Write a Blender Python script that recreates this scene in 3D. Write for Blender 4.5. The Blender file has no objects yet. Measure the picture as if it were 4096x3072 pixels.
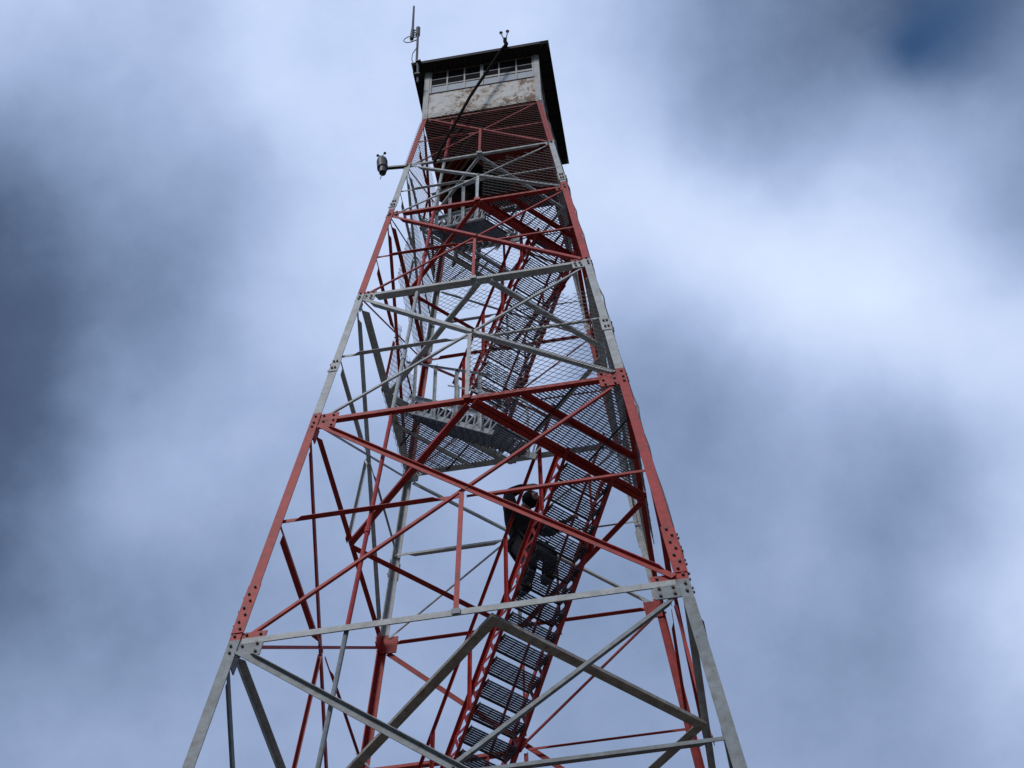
import bpy, math, random
from mathutils import Vector, Matrix
random.seed(7)
S = bpy.context.scene
COL = S.collection
HZ = 27.34            # cab floor height above the ground
# heights below are in survey units; ZT maps them to metres above/below the cab floor
ZT = [(-29.34, -27.34), (-15.22, -14.226), (-10.788, -10.041), (-7.299, -6.746), (-4.364, -4.008), (-2.272, -2.0755), (0.0, 0.0), (6.0, 5.49)]
def ZM(z):
    if z <= ZT[0][0]: return z - ZT[0][0] + ZT[0][1]
    for (a, b), (c, d) in zip(ZT, ZT[1:]):
        if z <= c: return b + (d - b) * (z - a) / (c - a)
    return z - 6.0 + 5.49
V = Vector
R = math.radians

# ------------------------------------------------------------------ materials
def new_mat(name):
    m = bpy.data.materials.new(name); m.use_nodes = True
    nt = m.node_tree; b = nt.nodes['Principled BSDF']
    return m, nt, b
def N(nt, t, **k):
    n = nt.nodes.new(t)
    for a, v in k.items(): setattr(n, a, v)
    return n
def ramp(nt, stops, interp='LINEAR'):
    r = N(nt, 'ShaderNodeValToRGB'); cr = r.color_ramp; cr.interpolation = interp
    while len(cr.elements) < len(stops): cr.elements.new(0.5)
    for e, (p, c) in zip(cr.elements, stops):
        e.position = p; e.color = (*c, 1) if len(c) == 3 else c
    return r
def noise(nt, scale, detail=6, rough=.6, vec=None):
    n = N(nt, 'ShaderNodeTexNoise'); n.inputs['Scale'].default_value = scale
    n.inputs['Detail'].default_value = detail; n.inputs['Roughness'].default_value = rough
    if vec is not None: nt.links.new(vec, n.inputs['Vector'])
    return n
def mixc(nt, a, b, fac, blend='MIX'):
    m = N(nt, 'ShaderNodeMix'); m.data_type = 'RGBA'; m.blend_type = blend
    for s, v in ((m.inputs[0], fac), (m.inputs[6], a), (m.inputs[7], b)):
        if isinstance(v, (int, float)): s.default_value = v
        elif isinstance(v, tuple): s.default_value = (*v, 1)
        else: nt.links.new(v, s)
    return m.outputs[2]
def painted(name, base, light, under, rust=(.13, .05, .025), rustlo=.66, rusthi=.72, rough=.55, s1=1.6, s2=9, spot=14):
    """weathered paint: tonal patches, chips to an undercoat, rust speckle"""
    m, nt, b = new_mat(name)
    tc = N(nt, 'ShaderNodeTexCoord'); o = tc.outputs['Object']
    n1 = noise(nt, s1, 6, .6, o); n2 = noise(nt, s2, 8, .7, o); n3 = noise(nt, spot, 8, .75, o)
    r1 = ramp(nt, [(.32, (0, 0, 0)), (.7, (1, 1, 1))]); nt.links.new(n1.outputs[0], r1.inputs[0])
    c = mixc(nt, base, light, r1.outputs[0])
    r2 = ramp(nt, [(.38, (0, 0, 0)), (.66, (.85, .85, .85))]); nt.links.new(n2.outputs[0], r2.inputs[0])
    c = mixc(nt, c, under, r2.outputs[0])
    r3 = ramp(nt, [(rustlo, (0, 0, 0)), (rusthi, (1, 1, 1))]); nt.links.new(n3.outputs[0], r3.inputs[0])
    c = mixc(nt, c, rust, r3.outputs[0])
    nt.links.new(c, b.inputs['Base Color'])
    b.inputs['Roughness'].default_value = rough; b.inputs['Specular IOR Level'].default_value = .3
    bp = N(nt, 'ShaderNodeBump'); bp.inputs['Strength'].default_value = .25; bp.inputs['Distance'].default_value = .01
    nt.links.new(n2.outputs[0], bp.inputs['Height']); nt.links.new(bp.outputs[0], b.inputs['Normal'])
    return m
def plain(name, c, rough=.6, metal=0, var=.35, scale=12):
    m, nt, b = new_mat(name)
    tc = N(nt, 'ShaderNodeTexCoord'); n = noise(nt, scale, 6, .65, tc.outputs['Object'])
    c2 = tuple(x * (1 - var) for x in c); c3 = tuple(min(1, x * (1 + var)) for x in c)
    r = ramp(nt, [(.3, c2), (.7, c3)]); nt.links.new(n.outputs[0], r.inputs[0])
    nt.links.new(r.outputs[0], b.inputs['Base Color'])
    b.inputs['Roughness'].default_value = rough; b.inputs['Metallic'].default_value = metal
    return m
M = {}
M['red'] = painted('red_paint', (.45, .027, .026), (.54, .052, .046), (.22, .025, .022), rust=(.07, .03, .02), rustlo=.60, rusthi=.68)
M['white'] = painted('white_paint', (.46, .495, .515), (.59, .62, .635), (.31, .32, .315), rustlo=.61, rusthi=.70)
M['shaded_white'] = painted('shaded_white_paint', (.22, .265, .295), (.31, .355, .385), (.155, .155, .145), rustlo=.60, rusthi=.69)  # same white, with the darkening low in the frame put into its colour
M['stained'] = painted('stained_white_paint', (.36, .345, .31), (.46, .45, .42), (.22, .19, .15), rust=(.10, .06, .035), rustlo=.58, rusthi=.67)
M['bolt'] = plain('bolt_steel', (.10, .07, .065), .6)  # rusty bolt heads, their shading put into the dark colour
M['grate'] = plain('galvanised_grating', (.045, .045, .055), .6)
M['mesh'] = plain('chain_link_wire', (.11, .11, .11), .7)
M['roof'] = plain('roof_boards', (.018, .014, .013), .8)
M['rooftin'] = plain('roof_tin', (.45, .46, .48), .4, .5)
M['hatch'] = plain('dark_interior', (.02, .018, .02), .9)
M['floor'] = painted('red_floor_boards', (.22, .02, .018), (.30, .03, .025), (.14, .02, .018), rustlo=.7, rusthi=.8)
M['wood'] = plain('weathered_timber', (.16, .10, .07), .8, 0, .4, 5)
M['pipe'] = plain('black_pipe', (.008, .006, .005), .95)
M['pipe'].node_tree.nodes['Principled BSDF'].inputs['Specular IOR Level'].default_value = .1
M['blackp'] = plain('black_plastic', (.03, .028, .03), .45)
M['ant'] = plain('antenna_metal', (.05, .05, .05), .5)
M['ball'] = plain('red_ball', (.12, .02, .02), .4)
M['jacket'] = plain('black_jacket', (.006, .0065, .010), .9, 0, .5, 20)
M['trousers'] = plain('dark_trousers', (.010, .012, .019), .85, 0, .4, 20)
M['boot'] = plain('boots', (.02, .017, .016), .6)
M['skin'] = plain('skin', (.50, .30, .22), .5, 0, .08)
M['hair'] = plain('dark_hair', (.02, .014, .01), .6)
M['panel'] = painted('blue_grey_panel', (.36, .42, .50), (.42, .48, .56), (.33, .38, .45), rustlo=.8, rusthi=.9)
M['frame'] = painted('window_frame_paint', (.40, .42, .43), (.52, .54, .54), (.32, .32, .30), rustlo=.66, rusthi=.74)
# rusty white sheet of the cab
def cab_sheet():
    m, nt, b = new_mat('rusted_white_sheet')
    tc = N(nt, 'ShaderNodeTexCoord'); o = tc.outputs['Object']
    mp = N(nt, 'ShaderNodeMapping'); mp.inputs['Scale'].default_value = (1, 1, .75); nt.links.new(o, mp.inputs[0])
    n0 = noise(nt, 1.7, 3, .5, mp.outputs[0]); n1 = noise(nt, 7.5, 9, .72, mp.outputs[0]); n2 = noise(nt, 26, 6, .7, o)
    ad = N(nt, 'ShaderNodeMath'); ad.operation = 'MULTIPLY_ADD'; ad.inputs[1].default_value = .55
    nt.links.new(n0.outputs[0], ad.inputs[0]); nt.links.new(n1.outputs[0], ad.inputs[2])
    base = mixc(nt, (.55, .56, .55), (.67, .68, .68), n2.outputs[0])
    rA = ramp(nt, [(.70, (0, 0, 0)), (.80, (.55, .55, .55))]); nt.links.new(ad.outputs[0], rA.inputs[0])
    c = mixc(nt, base, (.36, .30, .20), rA.outputs[0])
    rB = ramp(nt, [(.795, (0, 0, 0)), (.85, (1, 1, 1))]); nt.links.new(ad.outputs[0], rB.inputs[0])
    c = mixc(nt, c, (.17, .075, .035), rB.outputs[0])
    rC = ramp(nt, [(.60, (0, 0, 0)), (.68, (.8, .8, .8))]); nt.links.new(n2.outputs[0], rC.inputs[0])
    c = mixc(nt, c, (.24, .16, .09), rC.outputs[0])
    nt.links.new(c, b.inputs['Base Color']); b.inputs['Roughness'].default_value = .7
    return m
M['cab'] = cab_sheet()
def glassm():
    m, nt, b = new_mat('dark_window_glass')
    b.inputs['Base Color'].default_value = (.02, .018, .024, 1); b.inputs['Roughness'].default_value = .12
    return m
M['glass'] = glassm()

# ------------------------------------------------------------------ mesh builder
class MB:
    def __init__(s): s.v = []; s.f = []; s.m = []; s.mats = []
    def mi(s, m):
        if m not in s.mats: s.mats.append(m)
        return s.mats.index(m)
    def hexa(s, q0, q1, m):
        """two matching polygons -> closed prism"""
        i = len(s.v); n = len(q0); k = s.mi(m)
        s.v += [tuple(p) for p in q0] + [tuple(p) for p in q1]
        s.f.append(tuple(range(i + n - 1, i - 1, -1))); s.f.append(tuple(range(i + n, i + 2 * n)))
        for j in range(n):
            j2 = (j + 1) % n; s.f.append((i + j, i + j2, i + n + j2, i + n + j))
        s.m += [k] * (n + 2)
    def bar(s, p0, p1, u, w, v, h, m, ou=0, ov=0):
        """rectangular bar, width w along u, height h along v; offsets place its near corner"""
        p0, p1 = V(p0), V(p1); u = V(u).normalized(); v = V(v).normalized()
        def q(p): 
            p = p + u * ou + v * ov
            return [p, p + u * w, p + u * w + v * h, p + v * h]
        s.hexa(q(p0), q(p1), m)
    def cbar(s, p0, p1, u, w, v, h, m): s.bar(p0, p1, u, w, v, h, m, -w / 2, -h / 2)
    def angle(s, p0, p1, u, v, a, b, t, m, cope=0.0):
        """L section: corner on the line, flange a along u, flange b along v (b coped at the ends)"""
        p0, p1 = V(p0), V(p1); u = V(u).normalized(); v = V(v).normalized(); d = (p1 - p0)
        L = d.length
        s.bar(p0, p1, u, a, v, t, m)
        if cope > 0 and L > 3 * cope:
            e = d / L * cope; e2 = e * 1.45
            def q(p, bb): 
                p = p + v * t
                return [p, p + u * t, p + u * t + v * max(bb - t, .003), p + v * max(bb - t, .003)]
            s.hexa(q(p0 + e, .004), q(p0 + e2, b), m); s.hexa(q(p0 + e2, b), q(p1 - e2, b), m); s.hexa(q(p1 - e2, b), q(p1 - e, .004), m)
        else:
            s.bar(p0, p1, u, t, v, b - t, m, 0, t)
    def box(s, lo, hi, m):
        x0, y0, z0 = lo; x1, y1, z1 = hi
        s.hexa([(x0, y0, z0), (x1, y0, z0), (x1, y1, z0), (x0, y1, z0)], [(x0, y0, z1), (x1, y0, z1), (x1, y1, z1), (x0, y1, z1)], m)
    def tube(s, pts, r, m, n=8, caps=True):
        pts = [V(p) for p in pts]; k = s.mi(m); i0 = len(s.v)
        rr = r if isinstance(r, (list, tuple)) else [r] * len(pts)
        t = (pts[1] - pts[0]).normalized(); a = t.orthogonal().normalized()
        for j, p in enumerate(pts):
            if j == 0: t = (pts[1] - p)
            elif j == len(pts) - 1: t = (p - pts[j - 1])
            else: t = (pts[j + 1] - pts[j - 1])
            t = t.normalized(); a = (a - t * a.dot(t)).normalized(); b = t.cross(a)
            for q in range(n):
                an = 2 * math.pi * q / n; s.v.append(tuple(p + (a * math.cos(an) + b * math.sin(an)) * rr[j]))
        for j in range(len(pts) - 1):
            for q in range(n):
                q2 = (q + 1) % n; A = i0 + j * n
                s.f.append((A + q, A + q2, A + n + q2, A + n + q)); s.m.append(k)
        if caps:
            s.f.append(tuple(range(i0 + n - 1, i0 - 1, -1))); e = i0 + (len(pts) - 1) * n
            s.f.append(tuple(range(e, e + n))); s.m += [k, k]
    def ball(s, c, r, m, nu=12, nv=8, zs=1.0):
        c = V(c); pts = []; k = s.mi(m); i0 = len(s.v)
        for j in range(nv + 1):
            ph = math.pi * j / nv
            for q in range(nu):
                an = 2 * math.pi * q / nu
                s.v.append((c.x + r * math.sin(ph) * math.cos(an), c.y + r * math.sin(ph) * math.sin(an), c.z + zs * r * math.cos(ph)))
        for j in range(nv):
            for q in range(nu):
                q2 = (q + 1) % nu; A = i0 + j * nu
                s.f.append((A + q, A + nu + q, A + nu + q2, A + q2)); s.m.append(k)
    def build(s, name, parent=None, smooth=False, off=True):
        me = bpy.data.meshes.new(name)
        dz = HZ if off else 0
        me.from_pydata([(x, y, ZM(z) + dz) if off else (x, y, z) for x, y, z in s.v], [], s.f)
        for m in s.mats: me.materials.append(M[m])
        me.polygons.foreach_set('material_index', s.m)
        if smooth: me.polygons.foreach_set('use_smooth', [True] * len(me.polygons))
        me.update()
        o = bpy.data.objects.new(name, me); COL.objects.link(o)
        if parent is not None: o.parent = parent
        return o
def empty(name, loc=(0, 0, 0)):
    o = bpy.data.objects.new(name, None); COL.objects.link(o); o.location = loc; o.empty_display_size = .3
    return o
def tag(o, label=None, cat=None, group=None, kind=None):
    for k, v in (('label', label), ('category', cat), ('group', group), ('kind', kind)):
        if v: o[k] = v
    return o

# ------------------------------------------------------------------ tower geometry
K = .08939; W0 = 1.067
def w(z): return W0 - K * ZM(z)
ZN = [-29.30, -25.55, -20.10, -15.22, -10.788, -7.299, -4.364, -2.272, 0.0]   # node levels, bottom to top
LV = {2: -15.22, 3: -10.788, 4: -7.299, 5: -4.364, 6: -2.272, 7: 0.0}
BAYC = ['white', 'red', 'white', 'red', 'white', 'red', 'white', 'red']       # colour per bay, bottom to top
BAYC = ['red', 'red', 'shaded_white', 'red', 'white', 'red', 'white', 'red']
def cbound(i):      # colour change on the legs just above node i (0..8)
    return ZN[i] + (.20 if BAYC[min(i, 7)] in ('white', 'shaded_white') and i < 8 else .07)
FACES = {'front': (V((0, -1, 0)), V((1, 0, 0)), -1), 'right': (V((1, 0, 0)), V((0, 1, 0)), -1),
         'back': (V((0, 1, 0)), V((-1, 0, 0)), 1), 'left': (V((-1, 0, 0)), V((0, -1, 0)), 1)}
UP = V((0, 0, 1))
tower = tag(empty('fire_tower'), 'tall steel lattice lookout tower banded red and white with a rusty cab on top', 'fire tower')

def FP(fn, s, z, d=0.0):
    """point on a face: lateral fraction s (-1..1), height z, outward offset d"""
    n, t, _ = FACES[fn]; q = w(z)
    return n * (q + d) + t * (s * q) + UP * z

# legs: angle section with the corner outward, painted in bands, with splice plates and bolts
legs = []
def flange(z): return .084 + .034 * min(1, max(0, -z / 16.0))
for sx, sy in ((-1, -1), (1, -1), (1, 1), (-1, 1)):
    mb = MB()
    cuts = []
    zs = [ZN[0]] + [cbound(i) for i in range(1, 8)] + [0.02]
    for i in range(8):
        z0, z1 = zs[i], zs[i + 1]
        c = BAYC[i]
        A, B = V((sx * w(z0), sy * w(z0), z0)), V((sx * w(z1), sy * w(z1), z1))
        f0, f1 = flange(z0), flange(z1); t = .013
        for ax in (0, 1):
            def q(P, f):
                u = V((-sx, 0, 0)) if ax == 0 else V((0, -sy, 0)); v = V((0, -sy, 0)) if ax == 0 else V((-sx, 0, 0))
                if ax == 1: return [P + u * t, P + u * f, P + u * f + v * t, P + u * t + v * t]
                return [P, P + u * f, P + u * f + v * t, P + v * t]
            mb.hexa(q(A, f0), q(B, f1), c)
    # splices
    for zc, hl in ((-14.62, .42), (-9.35, .17), (-19.4, .4), (-5.5 + 1.55, .14), (-24.9, .4)):
        col = 'red' if zc in (-14.62,) else ('red' if zc < -20.5 else 'white')
        if zc == -9.35: col = 'white'
        for ax in (0, 1):
            u = V((-sx, 0, 0)) if ax == 0 else V((0, -sy, 0)); v = V((0, -sy, 0)) if ax == 0 else V((-sx, 0, 0))
            P0 = V((sx * w(zc - hl), sy * w(zc - hl), zc - hl)); P1 = V((sx * w(zc + hl), sy * w(zc + hl), zc + hl))
            f = flange(zc)
            mb.bar(P0, P1, u, f + .012, v, .011, col, .004, -.011)
            nb = max(2, int(hl * 2 / .115))
            for k in range(nb):
                P = P0.lerp(P1, (k + .5) / nb)
                for uu in ((.35,) if hl > .3 and k % 2 else (.68,)) if hl > .3 else (.3, .7):
                    c0 = P + u * f * uu
                    mb.tube([c0 - v * .010, c0 - v * .034], .0155, 'bolt', 6)
    legs.append(mb.build('leg', tower))

def gusset(fn, s, i, pw, pl, ph, c_up, c_lo, zsplit):
    if fn != 'front': pw *= .76; pl *= .85; ph *= .85
    """bolted node plate behind the leg flange"""
    n, t, _ = FACES[fn]; mb = MB(); zc = ZN[i]
    inn = -t * s
    def P(x, z, d): # x measured from the leg corner inward
        return n * (w(z) + d) + t * s * w(z) + inn * x + UP * z
    x0 = .02; z0, z1 = zc - pl, zc + ph; f = flange(zc)
    d0, d1 = -.029, -.0145
    def slab(za, zb, c):
        mb.hexa([P(x0, za, d0), P(pw, za, d0), P(pw, za, d1), P(x0, za, d1)], [P(x0, zb, d0), P(pw, zb, d0), P(pw, zb, d1), P(x0, zb, d1)], c)
    if z0 < zsplit < z1: slab(z0, zsplit, c_lo); slab(zsplit, z1, c_up)
    else: slab(z0, z1, c_up if zsplit <= z0 else c_lo)
    r = .0165
    for zz in (z0 + .05, (z0 + z1) / 2 - .02, z1 - .05):
        for xx in (f * .45, f + .05, pw - .05):
            if xx > pw - .02: continue
            dd = .001 if xx < f else -.014
            c0 = P(xx + random.uniform(-.01, .01), zz + random.uniform(-.012, .012), dd)
            mb.tube([c0 - n * .003, c0 + n * .022], r, 'bolt', 6)
    return mb.build('gusset_plate', tower)
for fn, (n, t, sg) in FACES.items():
    for i in range(1, 8):
        zc = ZN[i]; cu, cl = BAYC[i], BAYC[i - 1]
        k = 1 if i <= 3 else (.9 if i == 4 else (.72 if i == 5 else (.5 if i == 6 else .38)))
        for s in (-1, 1):
            gusset(fn, s, i, .37 * k, .20 * k, .19 * k, cu, cl, cbound(i))

# face members
for fn, (n, t, sg) in FACES.items():
    for i in range(1, 8):
        z = ZN[i]; c = 'white' if i == 3 else BAYC[i - 1]; g = flange(z) + .004
        a = {1: .09, 2: .09, 3: .085, 4: .062, 5: .055, 6: .048, 7: .042}[i]; bfl = {4: .065, 5: .105, 6: .065}.get(i, a)
        mb = MB()
        e = (g + .02) / w(z)
        p0, p1 = FP(fn, -1 + e, z, -.0125), FP(fn, 1 - e, z, -.0125)
        if i == 3:      # outstanding flange on top here
            mb.angle(p0 + UP * a, p1 + UP * a, -UP, -n, a, .08, .010, c, .12)
        else:
            mb.angle(p0, p1, UP, -n, a, bfl, .010, c, .12)
        for s in (-.003,):
            cc = FP(fn, s, z + a * .5, -.0125); mb.tube([cc, cc + n * .02], .014, 'bolt', 6)
        mb.build('horizontal_beam', tower)
    for i in range(0, 8):
        zb, zt = ZN[i], ZN[i + 1]; c = BAYC[i]
        if i == 7: pass
        big = {0: .09, 1: .09, 2: .086, 3: .072, 4: .060, 5: .052, 6: .045, 7: .042}[i]
        thin = big * .56
        wb, wt = w(zb), w(zt)
        fb, ft = (flange(zb) * .75 + .05 * (i > 0)) / wb, (flange(zt) * .75 + .05) / wt
        # thick diagonal from the sg top corner to the opposite bottom corner
        P0 = FP(fn, sg * (1 - ft), zt - .13 * (1 if i < 6 else .5), .002); P1 = FP(fn, -sg * (1 - fb), zb + .12 * (1 if i < 6 else .5), .002)
        d = (P1 - P0).normalized(); fnrm = (n + UP * K).normalized(); u = fnrm.cross(d).normalized()
        if u.z < 0: u = -u
        mb = MB()
        if i <= 3: mb.angle(P0 + u * big / 2, P1 + u * big / 2, -u, fnrm, big, big * .62, .009, c, .16)
        else: mb.angle(P0 - u * big / 2, P1 - u * big / 2, u, -fnrm, big, big, .009, c, .16)
        cc = P0.lerp(P1, .47); mb.tube([cc, cc + n * .02], .014, 'bolt', 6)
        mb.build('diagonal_brace', tower)
        Q0 = FP(fn, -sg * (1 - ft), zt - .13 * (1 if i < 6 else .5), -.030); Q1 = FP(fn, sg * (1 - fb), zb + .12 * (1 if i < 6 else .5), -.030)
        d = (Q1 - Q0).normalized(); u = fnrm.cross(d).normalized()
        if u.z < 0: u = -u
        mb = MB(); mb.angle(Q0 - u * thin / 2, Q1 - u * thin / 2, u, -fnrm, thin, thin * .8, .008, c, .12)
        mb.build('diagonal_brace', tower)
        # mid horizontals and hanger
        tt = wt / (wt + wb); zx = zt + (zb - zt) * tt; zm = zx - .10 if i < 6 else zx - .05
        zm = {3: -12.98, 4: -9.06, 5: -5.92, 6: -3.36}.get(i, zm)
        fl = flange(zm) / w(zm)
        for s, aa, dd in ((sg, big * .92, -.104), (-sg, thin * .95, -.052)):
            mb = MB(); A = FP(fn, s * (1 - fl * .3), zm, dd + .05 * (aa > thin)); B = FP(fn, s * .0 + s * .02, zm, dd + .05 * (aa > thin))
            if s == sg: mb.angle(A + n * .0, B + n * .0, UP, n, aa * .8, aa, .008, c, .2)
            else: mb.angle(A, B, UP, -n, aa, aa, .008, c, .2)
            mb.build('mid_strut', tower)
        mb = MB(); hw = .055 if i < 5 else .042
        A = FP(fn, 0, zm + .02, .016 if fn != 'x' else 0); B = FP(fn, 0, zb + .03, .004)
        mb.angle(A - t * hw / 2, B - t * hw / 2, t, -n, hw, hw * .7, .006, c)
        if i: mb.hexa([FP(fn, 0, zb + .0, .0) - t * .045 + n * .005, FP(fn, 0, zb, .0) + t * .045 + n * .005, FP(fn, 0, zb + .085, .0) + t * .045 + n * .005, FP(fn, 0, zb + .085, .0) - t * .045 + n * .005],
                [FP(fn, 0, zb, .0) - t * .045 + n * .012, FP(fn, 0, zb, .0) + t * .045 + n * .012, FP(fn, 0, zb + .085, .0) + t * .045 + n * .012, FP(fn, 0, zb + .085, .0) - t * .045 + n * .012], BAYC[i - 1])
        mb.build('hanger_bar', tower)

# plan (diamond) bracing at each level
for i in range(1, 8):
    z = ZN[i] - {3: .07, 4: .08, 5: .075, 6: .07}.get(i, .06); c = 'stained' if i == 3 else BAYC[i - 1]; q = w(z) - .014
    e = q / math.sqrt(2); r2 = math.sqrt(.5)
    Aa = {3: (e + .24, e + .24), 5: (e + .17, e), 4: (e + .04, e + .04)}.get(i, (e, e)); Bb = {3: e - .27, 5: e - .05}.get(i, e)
    a = {1: .11, 2: .11, 3: .105, 4: .078, 5: .075, 6: .062, 7: .05}[i]; av = .05
    for k in range(4):
        if k < 2:
            sg_ = (1, -1)[k]; off_ = Aa[k]; h = 2 * e - off_
            A, B = [V(((sg_ * off_ + b) * r2, (b - sg_ * off_) * r2, z)) for b in (-h, h)]
        else:
            sg_ = (1, -1)[k - 2]; h = 2 * e - Bb
            A, B = [V(((x + sg_ * Bb) * r2, (sg_ * Bb - x) * r2, z + .004)) for x in (-h, h)]
        d = (B - A).normalized(); A = A + d * .03; B = B - d * .03
        inn = -((A + B) / 2); inn.z = 0; inn.normalize()
        mb = MB(); heavy = (k == 0 and i in (4, 6))
        mb.angle(A, B, inn, UP, a, av, .010, c, 0)
        if heavy: mb.angle(A - inn * .012, B - inn * .012, -inn, UP, a * .8, av, .010, c, 0)
        mb.build('plan_brace', tower)

# ------------------------------------------------------------------ landings and stairs (diagonal frame: a towards the front-right corner, b to the back-right)
r2 = math.sqrt(.5)
def AB(a, b, z=0): return V(((a + b) * r2, (b - a) * r2, z))
EA, EB = AB(1, 0), AB(0, 1)
def corner_width(sgn, a, q):   # half extent in b of the square |x|,|y|<q at |a|
    return max(0.0, q / r2 - abs(a))
def landing(i, sgn, a0):
    """grating filling a tower corner beyond |a| = a0"""
    z = ZN[i] + .02; q = w(z) - .035; mb = MB(); sp = .036; a = a0
    while a < q / r2 - .02:
        h = corner_width(sgn, a, q)
        mb.cbar(AB(sgn * a, -h, z), AB(sgn * a, h, z), EA, .0055, UP, .028, 'grate'); a += sp
    b = -(q / r2 - a0) + .05
    while b < (q / r2 - a0):
        am = q / r2 - abs(b)
        if am > a0 + .02: mb.cbar(AB(sgn * a0, b, z + .008), AB(sgn * am, b, z + .008), EB, .006, UP, .012, 'grate')
        b += .105
    o = mb.build('landing', tower)
    tag(o)
    c = BAYC[i - 1]
    for aa, sz in ((a0 + .02, .07), (a0 + (q / r2 - a0) * .33, .065)):
        h = corner_width(sgn, aa, q); m2 = MB()
        m2.angle(AB(sgn * aa, -h + .03, z - .017), AB(sgn * aa, h - .03, z - .017), EA * sgn, -UP, sz, sz, .008, c)
        m2.build('support_beam', o)
    for bb in (-.42, .42):
        am = q / r2 - abs(bb)
        m2 = MB(); m2.cbar(AB(sgn * (a0 + .1), bb, z - .03), AB(sgn * (am - .02), bb, z - .03), EB, .022, UP, .02, 'grate'); m2.build('grating_bearer', o)
    return o
L2 = landing(3, -1, 1.60); L3 = landing(4, 1, 1.37); L4 = landing(5, -1, 1.17); L5 = landing(6, 1, 1.0); L6 = landing(7, -1, .66)

def flight(a_lo, z_lo, a_hi, z_hi, b0, b1, c, ntr, rails=True, railb=None):
    """stair flight; the tread line runs from (a_lo, z_lo) to (a_hi, z_hi)"""
    mb = MB(); d = AB(a_hi, 0, z_hi) - AB(a_lo, 0, z_lo); dn = d.normalized(); hd = EA if a_hi > a_lo else -EA
    pn = EB.cross(dn); pn = pn if pn.z > 0 else -pn        # perpendicular of the stringer, upward
    up, lo = .115, -.165
    for b, si in ((b0, -1), (b1, 1)):
        bb = b + si * .012
        A = AB(a_lo, bb, z_lo) - dn * .08; B = AB(a_hi, bb, z_hi) + dn * .05
        mb.angle(A + pn * up, B + pn * up, -pn, EB * si, .072, .045, .007, c)
        mb.angle(A + pn * lo, B + pn * lo, pn, EB * si, .072, .045, .007, c)
        L = (B - A).length; n = max(4, int(L / .155)); s = 1
        for k in range(n):
            P = A + (B - A) * (k / n); Q = A + (B - A) * ((k + 1) / n)
            P = P + pn * ((up - .03) if s > 0 else (lo + .03)); Q = Q + pn * ((lo + .03) if s > 0 else (up - .03)); s = -s
            dd = (Q - P).normalized(); uu = EB.cross(dd)
            mb.cbar(P + EB * si * .010, Q + EB * si * .010, uu, .046, EB, .005, c)
    o = mb.build('stair_flight', tower)
    for fr_ in (.30, .80):      # torn splice plates hanging off the outer stringer
        m2 = MB(); P = (AB(a_lo, b1 + .045, z_lo)).lerp(AB(a_hi, b1 + .045, z_hi), fr_)
        q = [P + pn * .10, P + pn * -.20 - dn * .02, P + pn * -.27 + dn * .06, P + pn * -.22 + dn * .09, P + pn * -.25 + dn * .16, P + pn * .08 + dn * .20]
        m2.hexa(q, [x + EB * .006 for x in q], c); m2.build('splice_plate', o)
    run = (a_hi - a_lo) / ntr; rise = (z_hi - z_lo) / ntr; dep = .262
    tm = MB(); sgn = 1 if run > 0 else -1
    # one tread, local origin at its nosing centre
    bw = (b1 - b0) - .01; nb = 8
    for k in range(nb):
        x = sgn * (-.02 + k * (dep - .012) / (nb - 1))
        tm.cbar(AB(x, -bw / 2), AB(x, bw / 2), EA, .0060, UP, .028, 'grate')
    for k in range(5):
        y = -bw / 2 + bw * (k + .5) / 5
        tm.cbar(AB(-sgn * .02, y, .008), AB(sgn * (dep - .03), y, .008), EB, .005, UP, .008, 'grate')
    for s in (-1, 1):
        y = s * (bw / 2 - .002)
        tm.cbar(AB(-sgn * .03, y, -.01), AB(sgn * (dep - .02), y, -.01), EB, .006, UP, .065, 'grate')
    tm.cbar(AB(-sgn * .032, -bw / 2, 0), AB(-sgn * .032, bw / 2, 0), EA, .012, UP, .034, 'grate')
    first = None
    for k in range(1, ntr):
        loc = AB(a_lo + run * k, (b0 + b1) / 2, z_lo + rise * k)
        if first is None: first = tm.build('tread', o, off=False); t_ = first
        else: t_ = first.copy(); COL.objects.link(t_)
        t_.parent = o; t_.location = (loc.x, loc.y, ZM(loc.z) + HZ)
    if rails:
        rb = railb or (b0 - .07, b1 + .05)
        for b, si in ((rb[0], -1), (rb[1], 1)):
            m2 = MB(); H = 1.08
            A = AB(a_lo, b, z_lo + H) ; B = AB(a_hi, b, z_hi + H)
            for hh in (0,):
                m2.angle(A + UP * hh, B + UP * hh, -UP, EB * si, .045, .04, .005, c)
            m = 4
            for k in range(m):
                P = A.lerp(B, (k + .5) / m); m2.angle(P, P - UP * (H + .24), EA, EB * si, .045, .035, .005, c)
            m2.build('handrail', o)
    return o
def TL(a, a1, z1, s): return z1 + s * (a - a1)
BA, BB = (.09, .75), (-.76, -.13)
flight(-1.74, TL(-1.74, 1.36, -10.80, 1.42), 1.36, -10.80, *BA, 'red', 18)                       # level 2 to 3
flight(1.14, TL(1.14, -1.08, -7.31, -1.32) - .3, -1.13, -7.31, *BB, 'white', 13)               # level 3 to 4
flight(-1.10, -7.25, 1.02, -4.38, *BA, 'red', 11)                                                # level 4 to 5
flight(.95, -4.38, -.66, -2.29, *BB, 'white', 8)                                                 # level 5 to 6
mb = MB()                                                                                         # steep ladder from level 6 to the hatch
for b in (-.02, .42): mb.cbar(AB(-1.15, b, -2.25), AB(-.80, b, .02), EB, .035, EA, .09, 'wood')
for k in range(8): mb.cbar(AB(-1.13 + .04 * k, -.02, -2.05 + .26 * k), AB(-1.13 + .04 * k, .42, -2.05 + .26 * k), UP, .025, EA, .08, 'wood')
mb.build('ladder', tower)
flight(1.80, -20.05, -1.62, -15.24, *BB, 'white', 19)                                            # below the frame

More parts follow.
